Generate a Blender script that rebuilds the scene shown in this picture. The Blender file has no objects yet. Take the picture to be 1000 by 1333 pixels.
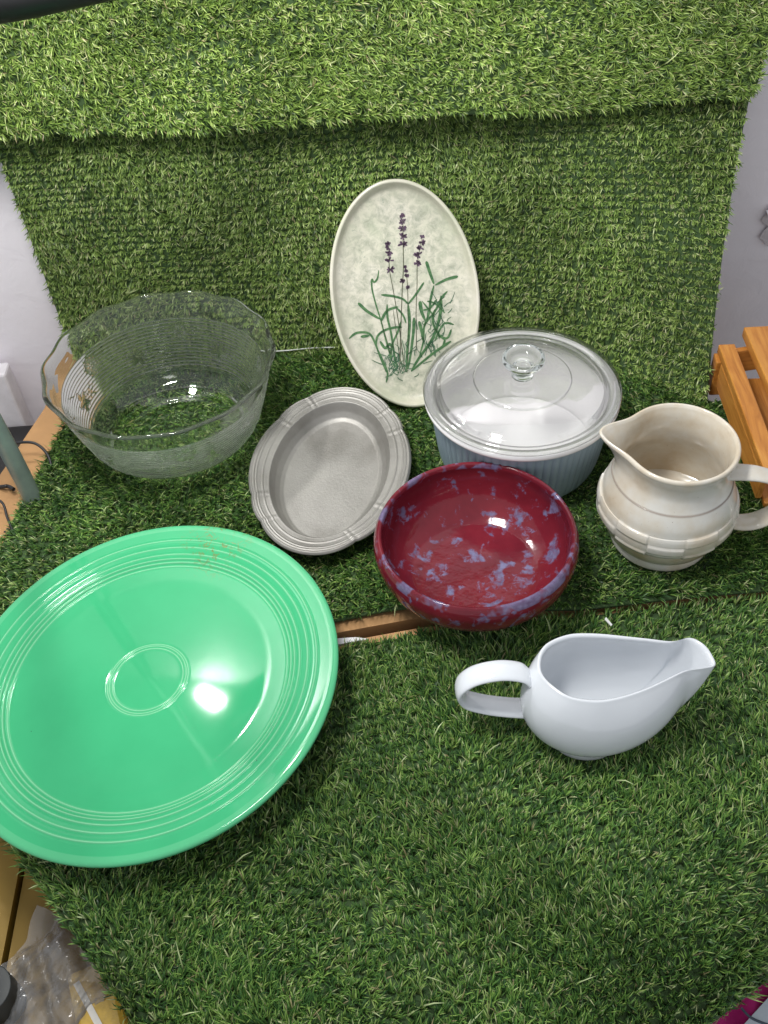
import bpy, math, random
import numpy as np
from mathutils import Matrix, Vector

rng = np.random.default_rng(7)
random.seed(7)
PI = math.pi
sc = bpy.context.scene
COL = sc.collection

# ------------------------------------------------------------------ camera
F_PX, PITCH, ROLL, DIST = 1300.0, 47.0, 4.5, 1.15
p_, r_ = math.radians(PITCH), math.radians(ROLL)
FW = np.array([0, math.cos(p_), -math.sin(p_)])
RT0 = np.array([1.0, 0, 0]); UP0 = np.cross(RT0, FW)
RT = math.cos(r_) * RT0 - math.sin(r_) * UP0
UP = np.cross(RT, FW)
CAM = -DIST * FW
cd = bpy.data.cameras.new("camera")
cam = bpy.data.objects.new("camera", cd); COL.objects.link(cam)
cd.sensor_fit = 'HORIZONTAL'; cd.sensor_width = 36; cd.lens = 36 * F_PX / 1000
cd.clip_start = 0.02; cd.clip_end = 50
cam.matrix_world = Matrix([[RT[i], UP[i], -FW[i], CAM[i]] for i in range(3)] + [[0, 0, 0, 1]])
sc.camera = cam

# ------------------------------------------------------------------ light
w = bpy.data.worlds.new("World"); sc.world = w; w.use_nodes = True
w.node_tree.nodes["Background"].inputs[0].default_value = (0.93, 0.96, 1.0, 1)
w.node_tree.nodes["Background"].inputs[1].default_value = 0.58

def area(name, loc, aim, sx, sy, power, col):
    d = bpy.data.lights.new(name, 'AREA'); d.shape = 'RECTANGLE'; d.size = sx; d.size_y = sy
    d.energy = power; d.color = col
    o = bpy.data.objects.new(name, d); COL.objects.link(o); o.location = loc
    o.rotation_euler = (Vector(aim) - Vector(loc)).to_track_quat('-Z', 'Y').to_euler()
    return o
area("key_lamp", (-0.525, 0.335, 1.00), (0.0, -0.05, 0.0), 0.028, 0.065, 4.0, (1.0, 0.985, 0.95))
area("ceiling_lamp", (-0.24, -0.20, 1.16), (-0.02, 0.30, 0.20), 0.16, 0.30, 7.0, (1.0, 0.99, 0.96)).data.spread = math.radians(135)
sc.view_settings.view_transform = 'Standard'; sc.view_settings.look = 'None'
sc.view_settings.exposure = 0.12; sc.view_settings.gamma = 1
cy = sc.cycles
cy.max_bounces = 14; cy.transmission_bounces = 12; cy.transparent_max_bounces = 24
cy.diffuse_bounces = 4; cy.glossy_bounces = 5; cy.use_denoising = True
cy.sample_clamp_indirect = 8

# ------------------------------------------------------------------ helpers
def link(o, parent=None):
    COL.objects.link(o)
    if parent is not None: o.parent = parent
    return o
def mesh_obj(name, V, Fc, mat, parent=None, smooth=True, attr=None, uv=None):
    """V (n,3); Fc: list of faces or (m,4) array"""
    me = bpy.data.meshes.new(name)
    V = np.asarray(V, dtype=np.float32)
    if isinstance(Fc, np.ndarray):
        m, k = Fc.shape
        me.vertices.add(len(V)); me.vertices.foreach_set('co', V.ravel())
        me.loops.add(m * k); me.loops.foreach_set('vertex_index', Fc.astype(np.int32).ravel())
        me.polygons.add(m); me.polygons.foreach_set('loop_start', np.arange(0, m * k, k, dtype=np.int32))
        me.update(calc_edges=True)
    else:
        me.from_pydata([tuple(map(float, v)) for v in V], [], Fc); me.update()
    if smooth: me.polygons.foreach_set('use_smooth', np.ones(len(me.polygons), dtype=bool))
    if attr is not None:
        for nm, arr in attr.items():
            a = me.attributes.new(nm, 'FLOAT', 'POINT'); a.data.foreach_set('value', np.asarray(arr, dtype=np.float32).ravel())
    if mat is not None: me.materials.append(mat)
    me.update()
    return link(bpy.data.objects.new(name, me), parent)
def gridfaces(nu, nv, wrapu=False, wrapv=False):
    iu = np.arange(nu if wrapu else nu - 1); iv = np.arange(nv if wrapv else nv - 1)
    I, J = np.meshgrid(iu, iv, indexing='ij')
    I2 = (I + 1) % nu; J2 = (J + 1) % nv
    return np.stack([I * nv + J, I2 * nv + J, I2 * nv + J2, I * nv + J2], -1).reshape(-1, 4)
def tag(o, label=None, cat=None, group=None, kind=None):
    if label: o['label'] = label
    if cat: o['category'] = cat
    if group: o['group'] = group
    if kind: o['kind'] = kind
    return o
def empty(name, loc, label, cat, rot=None):
    o = bpy.data.objects.new(name, None); COL.objects.link(o); o.location = loc
    if rot is not None: o.rotation_euler = rot
    o.empty_display_size = 0.02
    return tag(o, label, cat)
def smoothprof(pts, n, closed=False):
    """resample a polyline through pts with Catmull-Rom"""
    P = np.array(pts, float)
    out = []
    N = len(P)
    for i in range(N if closed else N - 1):
        if closed: a, b, c, d = P[(i - 1) % N], P[i], P[(i + 1) % N], P[(i + 2) % N]
        else: a, b, c, d = P[max(i - 1, 0)], P[i], P[i + 1], P[min(i + 2, N - 1)]
        t = np.linspace(0, 1, n, endpoint=False)[:, None]
        out.append(.5 * ((2 * b) + (-a + c) * t + (2 * a - 5 * b + 4 * c - d) * t ** 2 + (-a + 3 * b - 3 * c + d) * t ** 3))
    if not closed: out.append(P[-1:])
    return np.concatenate(out)
def lathe(name, prof, segs, mat, parent, fn=None, attr=None, wrapv=False, smooth=True):
    """prof (n,2) r,z ; fn(theta,r,z)->x,y,z arrays"""
    prof = np.asarray(prof, float); n = len(prof)
    th = np.linspace(0, 2 * PI, segs, endpoint=False)
    T, Rr = np.meshgrid(th, prof[:, 0], indexing='ij'); _, Z = np.meshgrid(th, prof[:, 1], indexing='ij')
    if fn is None: X, Y = Rr * np.cos(T), Rr * np.sin(T)
    else: X, Y, Z = fn(T, Rr, Z)
    V = np.stack([X, Y, Z], -1).reshape(-1, 3)
    at = None
    if attr is not None: at = {k: np.broadcast_to(v, T.shape) if np.ndim(v) != 1 else np.broadcast_to(v[None, :], T.shape) for k, v in attr.items()}
    Fc = gridfaces(segs, n, True, wrapv)
    return mesh_obj(name, V, Fc, mat, parent, smooth, at)
def box(name, c, s, mat, parent=None, rotz=0, bev=0.001, tilt=None):
    import bmesh
    bm = bmesh.new(); bmesh.ops.create_cube(bm, size=1)
    for v in bm.verts: v.co = Vector((v.co.x * s[0], v.co.y * s[1], v.co.z * s[2]))
    if bev: bmesh.ops.bevel(bm, geom=bm.edges[:], offset=bev, segments=2, affect='EDGES', profile=.5)
    M = Matrix.Translation(c) @ Matrix.Rotation(rotz, 4, 'Z')
    if tilt: M = M @ Matrix.Rotation(tilt[0], 4, 'X') @ Matrix.Rotation(tilt[1], 4, 'Y')
    bm.transform(M)
    me = bpy.data.meshes.new(name); bm.to_mesh(me); bm.free(); me.materials.append(mat)
    return link(bpy.data.objects.new(name, me), parent)
def tube(name, pts, rad, mat, parent=None, seg=12, n=10, ell=None, caps=True, up=(0, 0, 1)):
    """ell=(wide,thin): wide along 'up'-ish binormal"""
    P = smoothprof(pts, n) if n > 1 else np.array(pts, float)
    T = np.gradient(P, axis=0); T /= np.linalg.norm(T, axis=1)[:, None]
    upv = np.array(up, float)
    B = upv - (T @ upv)[:, None] * T
    B /= np.linalg.norm(B, axis=1)[:, None] + 1e-9
    Nn = np.cross(T, B)
    th = np.linspace(0, 2 * PI, seg, endpoint=False)
    rad = np.broadcast_to(np.asarray(rad, float), (len(P),)) if np.ndim(rad) < 2 else rad
    if ell is None: ra, rb = rad, rad
    else: ra, rb = np.broadcast_to(ell[0], (len(P),)), np.broadcast_to(ell[1], (len(P),))
    sq = 1.0
    c, s = np.cos(th), np.sin(th)
    V = P[:, None] + B[:, None] * (ra[:, None] * c)[..., None] + Nn[:, None] * (rb[:, None] * s)[..., None]
    V = V.reshape(-1, 3); m = len(P)
    Fc = [tuple(f) for f in gridfaces(m, seg, False, True)]
    if caps: Fc += [tuple(range(seg))[::-1], tuple((m - 1) * seg + np.arange(seg))]
    Fc = [tuple(int(i) for i in f) for f in Fc]
    return mesh_obj(name, V, Fc, mat, parent)

# ------------------------------------------------------------------ materials
def newmat(name):
    m = bpy.data.materials.new(name); m.use_nodes = True
    nt = m.node_tree; b = nt.nodes["Principled BSDF"]
    return m, nt, b
def N(nt, typ, **kw):
    n = nt.nodes.new(typ)
    for k, v in kw.items():
        if k.startswith('i_'): n.inputs[k[2:].replace('_', ' ')].default_value = v
        else: setattr(n, k, v)
    return n
def ramp(nt, stops, interp='LINEAR'):
    r = nt.nodes.new('ShaderNodeValToRGB'); cr = r.color_ramp; cr.interpolation = interp
    while len(cr.elements) > 1: cr.elements.remove(cr.elements[-1])
    cr.elements[0].position = stops[0][0]; cr.elements[0].color = (*stops[0][1], 1)
    for p, c in stops[1:]:
        e = cr.elements.new(p); e.color = (*c, 1)
    return r
def mix(nt, fac, a, b, blend='MIX'):
    m = nt.nodes.new('ShaderNodeMix'); m.data_type = 'RGBA'; m.blend_type = blend
    for idx, v in ((0, fac), (6, a), (7, b)):
        if isinstance(v, bpy.types.NodeSocket): nt.links.new(v, m.inputs[idx])
        elif v is not None: m.inputs[idx].default_value = v if idx == 0 else (*v, 1)
    return m.outputs[2]
def noise(nt, scale, detail=4, rough=.6, dist=0, coord='Object', vec=None):
    t = N(nt, 'ShaderNodeTexNoise'); t.inputs['Scale'].default_value = scale
    t.inputs['Detail'].default_value = detail; t.inputs['Roughness'].default_value = rough; t.inputs['Distortion'].default_value = dist
    if vec is None:
        tc = N(nt, 'ShaderNodeTexCoord'); vec = tc.outputs[coord]
    nt.links.new(vec, t.inputs['Vector'])
    return t
def bump(nt, b, h, strength, dist):
    n = N(nt, 'ShaderNodeBump'); n.inputs['Strength'].default_value = strength; n.inputs['Distance'].default_value = dist
    nt.links.new(h, n.inputs['Height']); nt.links.new(n.outputs[0], b.inputs['Normal'])
def simple(name, col, rough=.5, metal=0, coat=0, nscale=30, namt=.12, bmp=0, bscale=200):
    m, nt, b = newmat(name)
    t = noise(nt, nscale, 5)
    r = ramp(nt, [(.3, tuple(c * (1 - namt) for c in col)), (.7, tuple(min(1, c * (1 + namt)) for c in col))])
    nt.links.new(t.outputs[0], r.inputs[0]); nt.links.new(r.outputs[0], b.inputs['Base Color'])
    b.inputs['Roughness'].default_value = rough; b.inputs['Metallic'].default_value = metal
    b.inputs['Coat Weight'].default_value = coat; b.inputs['Coat Roughness'].default_value = .05
    if bmp:
        t2 = noise(nt, bscale, 6); bump(nt, b, t2.outputs[0], bmp, .002)
    return m
def attrib(nt, name):
    a = N(nt, 'ShaderNodeAttribute'); a.attribute_name = name; return a.outputs['Fac']

def grass_mat(name, stops, patch=7):
    m, nt, b = newmat(name)
    r = ramp(nt, stops); nt.links.new(attrib(nt, 'shade'), r.inputs[0])
    # each blade paler towards its tip, dark green at the root
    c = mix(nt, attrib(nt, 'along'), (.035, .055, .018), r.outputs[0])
    t = noise(nt, patch, 3)
    hs = N(nt, 'ShaderNodeHueSaturation'); nt.links.new(c, hs.inputs['Color'])
    mp = N(nt, 'ShaderNodeMapRange'); mp.inputs['From Min'].default_value = .3; mp.inputs['From Max'].default_value = .7
    mp.inputs['To Min'].default_value = .72; mp.inputs['To Max'].default_value = 1.22
    nt.links.new(t.outputs[0], mp.inputs['Value']); nt.links.new(mp.outputs[0], hs.inputs['Value'])
    nt.links.new(hs.outputs[0], b.inputs['Base Color'])
    b.inputs['Roughness'].default_value = .42; b.inputs['Specular IOR Level'].default_value = .45
    tr = N(nt, 'ShaderNodeBsdfTranslucent'); nt.links.new(hs.outputs[0], tr.inputs['Color'])
    ms = N(nt, 'ShaderNodeMixShader'); ms.inputs[0].default_value = .22
    out = nt.nodes['Material Output']
    nt.links.new(b.outputs[0], ms.inputs[1]); nt.links.new(tr.outputs[0], ms.inputs[2]); nt.links.new(ms.outputs[0], out.inputs[0])
    return m
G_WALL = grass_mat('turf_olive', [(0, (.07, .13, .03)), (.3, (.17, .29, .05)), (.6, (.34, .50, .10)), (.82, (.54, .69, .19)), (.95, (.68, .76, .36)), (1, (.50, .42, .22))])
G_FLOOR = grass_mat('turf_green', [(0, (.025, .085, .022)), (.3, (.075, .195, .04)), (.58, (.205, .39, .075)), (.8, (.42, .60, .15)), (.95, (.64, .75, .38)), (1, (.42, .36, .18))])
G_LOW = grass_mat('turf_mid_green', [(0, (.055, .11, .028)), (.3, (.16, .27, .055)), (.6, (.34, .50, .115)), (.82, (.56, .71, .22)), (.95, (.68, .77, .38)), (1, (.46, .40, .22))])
M_BACK = simple('turf_backing', (.045, .085, .028), .95, bmp=.5)
M_CARD = simple('cardboard', (.36, .20, .085), .85, nscale=14, namt=.18, bmp=.15, bscale=90)
M_DARK = simple('dark_floor', (.025, .022, .02), .7)
M_BLACK = simple('black_rubber', (.012, .012, .013), .45)

def glass_mat(name, tint=(.90, .96, .88), refr=.45, refl=1.0):
    m, nt, b = newmat(name); nt.nodes.remove(b)
    out = nt.nodes['Material Output']
    tr = N(nt, 'ShaderNodeBsdfTransparent'); tr.inputs[0].default_value = (*tint, 1)
    rf = N(nt, 'ShaderNodeBsdfGlass'); rf.inputs['Color'].default_value = (*tint, 1); rf.inputs['IOR'].default_value = 1.47; rf.inputs['Roughness'].default_value = .0
    gl = N(nt, 'ShaderNodeBsdfGlossy'); gl.inputs['Roughness'].default_value = .02
    m1 = N(nt, 'ShaderNodeMixShader'); m1.inputs[0].default_value = refr
    lw = N(nt, 'ShaderNodeLayerWeight'); lw.inputs[0].default_value = .5
    pw = N(nt, 'ShaderNodeMath', operation='POWER'); nt.links.new(lw.outputs['Facing'], pw.inputs[0]); pw.inputs[1].default_value = 4.5
    fr = N(nt, 'ShaderNodeMath', operation='MULTIPLY_ADD'); nt.links.new(pw.outputs[0], fr.inputs[0]); fr.inputs[1].default_value = .8 * refl; fr.inputs[2].default_value = .045 * refl
    m2 = N(nt, 'ShaderNodeMixShader')
    nt.links.new(tr.outputs[0], m1.inputs[1]); nt.links.new(rf.outputs[0], m1.inputs[2])
    nt.links.new(fr.outputs[0], m2.inputs[0]); nt.links.new(m1.outputs[0], m2.inputs[1]); nt.links.new(gl.outputs[0], m2.inputs[2])
    nt.links.new(m2.outputs[0], out.inputs[0])
    return m

# ------------------------------------------------------------------ setting
def painted_wall():
    m, nt, b = newmat('lilac_white_wall_paint')
    t = noise(nt, 6, 6); r = ramp(nt, [(.3, (.85, .81, .86)), (.7, (.92, .88, .93))])
    nt.links.new(t.outputs[0], r.inputs[0]); nt.links.new(r.outputs[0], b.inputs['Base Color'])
    b.inputs['Roughness'].default_value = .5
    t2 = noise(nt, 28, 6, .6, .5); bump(nt, b, t2.outputs[0], .35, .004)
    return m
M_WALL = painted_wall()
nx, nz = 60, 40
X, Z = np.meshgrid(np.linspace(-1.6, 1.6, nx), np.linspace(-.8, 1.3, nz), indexing='ij')
V = np.stack([X, .375 + .003 * np.sin(X * 9) + .002 * np.sin(Z * 13 + X * 5), Z], -1).reshape(-1, 3)
wall = mesh_obj('wall', V, gridfaces(nx, nz), M_WALL); wall['kind'] = 'structure'
# chipped plaster patch on the wall
M_CHIP = simple('bare_plaster', (.56, .52, .54), .9, nscale=60, bmp=.4)
ang = np.linspace(0, 2 * PI, 26, endpoint=False)
rr = .016 * (1 + .35 * np.sin(3 * ang + 1) + .2 * np.sin(7 * ang))
V = [(0.5465, .3655, .105)] + [(0.5465 + 1.15 * r * math.cos(a), .3665, .105 + 1.5 * r * math.sin(a)) for r, a in zip(rr, ang)]
chip = mesh_obj('plaster_patch', V, [(0, 1 + i, 1 + (i + 1) % 26) for i in range(26)], M_CHIP, wall, False)
flk = mesh_obj('paint_flake', [(.529, .3655, .128), (.542, .360, .131), (.537, .3655, .118), (.531, .352, .121)], [(0, 1, 3), (1, 2, 3), (0, 3, 2)], M_WALL, wall, False)
# skirting board on the left
M_TRIM = simple('white_trim', (.80, .77, .80), .4)
X0, X1 = -1.2, -.513
trim = box('skirting', ((X0 + X1) / 2, .352, -.33), (X1 - X0, .03, .62), M_TRIM, wall, bev=.004)
fl = mesh_obj('floor', [(-3, -3, -.8), (3, -3, -.8), (3, .38, -.8), (-3, .38, -.8)], [(0, 1, 2, 3)], M_DARK, None, False); fl['kind'] = 'structure'

# ------------------------------------------------------------------ turf
FOOT = []   # (cx, cy, rx, ry, max height) : turf pressed flat under things
def interp_poly(P, t):
    P = np.array(P, float); k = P[:, 0]
    return np.stack([np.interp(t, k, P[:, i]) for i in range(1, P.shape[1])], -1)
def smooth_poly(P, t, w=.02):
    return (interp_poly(P, np.clip(t - w, 0, 1)) + interp_poly(P, t) + interp_poly(P, np.clip(t + w, 0, 1))) / 3
def turf(root, S, approx_w, approx_h, mat, lean, L=(.012, .021), dens=1.0, row=.0085, nb=9, seed=1, swirl=.5, stray=40, press=False, jit=.17):
    g = np.random.default_rng(seed)
    nr = int(approx_h / row); ncol = int(approx_w / (.0045 / dens))
    # tufts in rows
    vv, uu = np.meshgrid((np.arange(nr) + .5) / nr, (np.arange(ncol) + .5) / ncol, indexing='ij')
    uu = (uu + g.normal(0, .45 / ncol, uu.shape)).ravel(); vv = (vv + g.normal(0, jit / nr, vv.shape)).ravel()
    uu = np.clip(uu, .001, .999); vv = np.clip(vv, .001, .999)
    tuft_shade = g.normal(0, .10, uu.shape)
    tang = g.normal(0, .5, uu.shape)
    u = np.repeat(uu, nb) + g.normal(0, .0010, len(uu) * nb) / approx_w; v = np.repeat(vv, nb) + g.normal(0, .0010, len(uu) * nb) / approx_h
    u = np.clip(u, 0, 1); v = np.clip(v, 0, 1)
    n = len(u)
    e = 1e-3
    P = S(u, v)
    du = S(np.clip(u + e, 0, 1), v) - S(np.clip(u - e, 0, 1), v); dv = S(u, np.clip(v + e, 0, 1)) - S(u, np.clip(v - e, 0, 1))
    du /= np.linalg.norm(du, axis=1)[:, None]; nn = np.cross(du, dv); nn /= np.linalg.norm(nn, axis=1)[:, None]
    dvv = np.cross(nn, du)
    la = math.atan2(lean[1], lean[0]); lm = math.hypot(*lean)
    ph = g.uniform(0, 6.28, 6)
    xw, yw = u * approx_w, v * approx_h
    sw = swirl * (np.sin(xw * 14 + ph[0] + 2 * np.sin(yw * 9 + ph[1])) + .7 * np.sin(yw * 23 + ph[2] + 2 * np.sin(xw * 17 + ph[3])))
    a = la + sw + np.repeat(tang, nb) + g.normal(0, .75, n)
    t = du * np.cos(a)[:, None] + dvv * np.sin(a)[:, None]
    ph0 = np.abs(g.normal(.35 + .35 * lm, .25, n)); ph1 = ph0 + g.uniform(.15, 1.0, n) * (0.5 + lm)
    ph1 = np.minimum(ph1, 1.75)
    Ln = g.uniform(L[0], L[1], n)
    Ln = Ln * (.92 + .16 * np.sin(xw * 19 + ph[4] + 2.2 * np.sin(yw * 13 + ph[5])) + .10 * np.sin(yw * 37 + xw * 29 + ph[0]))
    odd = g.random(n) < .0012; Ln = np.where(odd, Ln * 1.9, Ln); ph1 = np.where(odd, 1.6, ph1)
    if press:
        zmax = np.full(n, 1.0)
        for cx, cy_, rx, ry, h in FOOT:
            d = ((P[:, 0] - cx) / rx) ** 2 + ((P[:, 1] - cy_) / ry) ** 2
            zmax = np.where(d < 1, np.minimum(zmax, h + .012 * np.clip(d - .72, 0, 1) / .28), zmax)
        est = Ln * (np.cos(ph0) + np.cos(np.minimum(ph1, 1.5))) / 2
        k = np.clip(zmax / np.maximum(est, 1e-4), 0, 1)
        Ln = np.where(k < 1, np.maximum(Ln * k, .002), Ln)
    w = g.uniform(.00042, .00078, n)
    dirs = []
    for ph_ in (ph0, (ph0 + ph1) / 2, ph1):
        dirs.append(nn * np.cos(ph_)[:, None] + t * np.sin(ph_)[:, None])
    side = np.cross(dirs[0], nn * np.cos(ph0 + 1.2)[:, None] + t * np.sin(ph0 + 1.2)[:, None])
    tw = g.normal(0, .6, n)
    side = side / (np.linalg.norm(side, axis=1)[:, None] + 1e-9)
    side = side * np.cos(tw)[:, None] + np.cross(dirs[1], side) * np.sin(tw)[:, None]
    p0 = P; p1 = p0 + dirs[0] * (Ln * .33)[:, None]; p2 = p1 + dirs[1] * (Ln * .34)[:, None]; p3 = p2 + dirs[2] * (Ln * .33)[:, None]
    W = (side * w[:, None])
    V = np.stack([p0 - W, p0 + W, p1 - W, p1 + W, p2 - W * .75, p2 + W * .75, p3], 1)
    base = np.arange(n)[:, None] * 7
    tri = np.array([[0, 1, 3], [0, 3, 2], [2, 3, 5], [2, 5, 4], [4, 5, 6]])
    Fc = (base[:, :, None] + tri[None]).reshape(-1, 3)
    sh = np.clip(.42 + np.repeat(tuft_shade, nb) * 1.3 + g.normal(0, .27, n), 0, .97)
    sh[g.random(n) < .018] = 1.0; sh[odd] = .94
    shade = np.repeat(sh, 7)
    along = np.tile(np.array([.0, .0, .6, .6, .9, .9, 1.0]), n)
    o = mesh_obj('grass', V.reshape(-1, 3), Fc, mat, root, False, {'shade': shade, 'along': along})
    o['kind'] = 'stuff'
    return n
def backing(root, S, nu=60, nv=30, th=.004):
    U, Vv = np.meshgrid(np.linspace(0, 1, nu), np.linspace(0, 1, nv), indexing='ij')
    P = S(U.ravel(), Vv.ravel())
    e = 1e-3
    u, v = U.ravel(), Vv.ravel()
    du = S(np.clip(u + e, 0, 1), v) - S(np.clip(u - e, 0, 1), v); dv = S(u, np.clip(v + e, 0, 1)) - S(u, np.clip(v - e, 0, 1))
    nn = np.cross(du, dv); nn /= np.linalg.norm(nn, axis=1)[:, None]
    Q = P - nn * th
    F1 = gridfaces(nu, nv); n = nu * nv
    ring = [i * nv for i in range(nu)] + [(nu - 1) * nv + j for j in range(1, nv)] + [i * nv + nv - 1 for i in range(nu - 2, -1, -1)] + [j for j in range(nv - 2, 0, -1)]
    Fs = [tuple(map(int, f)) for f in F1] + [tuple(map(int, f[::-1] + n)) for f in F1]
    for a, b in zip(ring, ring[1:] + ring[:1]): Fs.append((a, a + n, b + n, b))
    return mesh_obj('backing', np.concatenate([P, Q]), Fs, M_BACK, root)

# back edge of the table turf = foot of the wall turf  (key, x, y)
JUNC = [(0, -.415, .322), (.33, -.134, .310), (.46, -.030, .306), (.66, .125, .290), (.86, .320, .215), (1, .420, .135)]
def S_low(u, v):
    b = smooth_poly(JUNC, u, .04)
    tx = -.421 + u * (.470 + .421)
    t = np.stack([tx, np.full_like(u, .345), np.full_like(u, .40)], -1)
    z = v
    B = np.stack([b[:, 0], b[:, 1], np.full_like(u, -.005)], -1)
    k = v[:, None]
    P = B * (1 - k) + t * k
    # curved lower right corner relaxes quickly towards the wall
    P[:, 1] = b[:, 1] * (1 - v) ** 1.6 + t[:, 1] * (1 - (1 - v) ** 1.6)
    P[:, 1] += .004 * np.sin(u * 11 + 2 * v) - .004
    return P
def S_up(u, v):
    x0, x1 = -.55 - .04 * v, .452 + .055 * v
    P = np.stack([x0 + u * (x1 - x0), .318 - .020 * u + .085 * v + .003 * np.sin(u * 9), .330 - .018 * u - .010 * np.sin(u * PI) * 0 + .30 * v + .003 * np.sin(u * 14)], -1)
    return P
REARF = [(0, -.462, -.175), (.36, -.115, -.1590), (.42, -.058, -.1490), (.47, -.012, -.1420), (.53, .040, -.1400), (.58, .085, -.1500), (.68, .199, -.1590), (1, .58, -.150)]
def S_rear(u, v):
    f = interp_poly(REARF, u)
    bx = interp_poly([(0, -.372, .318), (.33, -.12, .314), (.46, -.02, .311), (.62, .125, .296), (.80, .320, .230), (.90, .410, .150), (1, .58, .10)], u)
    k = v[:, None]
    P2 = f * (1 - k) + bx * k
    P2[:, 0] += -.012 * np.sin(v * PI) * (1 - u) ** 8
    z = .0015 * np.sin(P2[:, 0] * 25) + .001 * np.sin(P2[:, 1] * 31)
    d = np.clip(.02 - u, 0, 1) * 40
    return np.stack([P2[:, 0], P2[:, 1], z - .004 * d], -1)
def S_front(u, v):
    f = interp_poly([(0, -.205, -.560), (.33, .03, -.66), (.66, .229, -.549), (.76, .2896, -.516), (1, .60, -.35)], u)
    b = interp_poly([(0, -.51, -.182), (.38, -.11, -.1850), (.43, -.058, -.1775), (.50, -.01, -.1730), (.57, .04, -.1660), (.62, .087, -.1610), (.72, .199, -.1600), (1, .60, -.152)], u)
    k = v[:, None]
    P2 = f * (1 - k) + b * k
    drop = np.clip(.26 - v, 0, 1)
    wgt = np.interp(u, [0, .45, .62, 1], [.25, .3, 1.0, 1.0])
    z = -.012 - .9 * drop ** 2 * wgt + .0015 * np.sin(P2[:, 0] * 21 + 1)
    du = np.clip(.05 - u, 0, 1)
    z = z - 4 * du ** 2
    return np.stack([P2[:, 0], P2[:, 1], z], -1)

# ------------------------------------------------------------------ green plate
def make_plate():
    t = empty('serving_plate', (-.2425, -.2255, .030), 'large round jade green glazed plate with fine concentric rings', 'plate', (.018, -.078, 0))
    R = .1895
    r = np.concatenate([np.linspace(0, .0325, 10), np.linspace(.0342, .047, 48), np.linspace(.049, .128, 20), np.linspace(.129, .181, 190)])
    z = np.interp(r, [0, .06, .12, .139, .146, .165, .181], [.0005, .0, -.0005, .0012, .0045, .0085, .0100])
    ridge = np.zeros_like(r)
    for c, a, wd in [(.0352, .45, .0007), (.0382, .5, .0007), (.0403, .3, .0006), (.1385, .75, .00085), (.1425, .85, .0008), (.1463, .85, .0008), (.1515, .9, .0009), (.1595, .8, .0009), (.1685, .75, .0009)]:
        q = np.exp(-((r - c) / wd) ** 2); z = z + a * .001 * q - a * .0004 * np.exp(-((r - c - 2.1 * wd) / wd) ** 2); ridge += q
    top = np.stack([r, z], 1)
    edge = smoothprof([(.181, .0100), (.1865, .0104), (.1892, .0088), (.1895, .0062), (.1878, .0040), (.183, .0030)], 6)[1:]
    under = np.array([(.165, .0005), (.145, -.005), (.127, -.0075), (.122, -.0155), (.118, -.0155), (.115, -.0075), (.06, -.006), (.0, -.006)])
    prof = np.concatenate([top, edge, under])
    rid = np.concatenate([ridge, np.full(len(edge), .25), np.zeros(len(under))])
    m, nt, b = newmat('jade_green_glaze')
    n1 = noise(nt, 9, 4); rr_ = ramp(nt, [(.3, (.040, .36, .155)), (.7, (.050, .41, .18))])
    nt.links.new(n1.outputs[0], rr_.inputs[0])
    k = N(nt, 'ShaderNodeMath', operation='MULTIPLY'); nt.links.new(attrib(nt, 'ridge'), k.inputs[0]); k.inputs[1].default_value = .42
    c = mix(nt, k.outputs[0], rr_.outputs[0], (.42, .80, .52))
    # stained scuffs on the far right of the rim
    tc = N(nt, 'ShaderNodeTexCoord')
    vd = N(nt, 'ShaderNodeVectorMath', operation='DISTANCE'); nt.links.new(tc.outputs['Object'], vd.inputs[0]); vd.inputs[1].default_value = (.062, .157, .008)
    mr = N(nt, 'ShaderNodeMapRange'); nt.links.new(vd.outputs['Value'], mr.inputs['Value'])
    mr.inputs['From Min'].default_value = .010; mr.inputs['From Max'].default_value = .048; mr.inputs['To Min'].default_value = 1; mr.inputs['To Max'].default_value = 0
    n2 = noise(nt, 110, 5, .7, 1.5)
    r2 = ramp(nt, [(.54, (0, 0, 0)), (.60, (1, 1, 1))]); nt.links.new(n2.outputs[0], r2.inputs[0])
    mm = N(nt, 'ShaderNodeMath', operation='MULTIPLY'); nt.links.new(mr.outputs[0], mm.inputs[0]); nt.links.new(r2.outputs[0], mm.inputs[1])
    c = mix(nt, mm.outputs[0], c, (.16, .22, .07))
    # pin holes
    n3 = noise(nt, 130, 1); r3 = ramp(nt, [(.80, (0, 0, 0)), (.83, (1, 1, 1))]); nt.links.new(n3.outputs[0], r3.inputs[0])
    c = mix(nt, r3.outputs[0], c, (.03, .16, .08))
    nt.links.new(c, b.inputs['Base Color'])
    b.inputs['Roughness'].default_value = .055; b.inputs['Specular IOR Level'].default_value = .32; b.inputs['Coat Roughness'].default_value = .04
    n4 = noise(nt, 16, 2); bump(nt, b, n4.outputs[0], .05, .0012)
    lathe('dish', prof, 220, m, t, attr={'ridge': rid})
    FOOT.append((-.2425, -.2255, .135, .135, .006))
make_plate()

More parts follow.
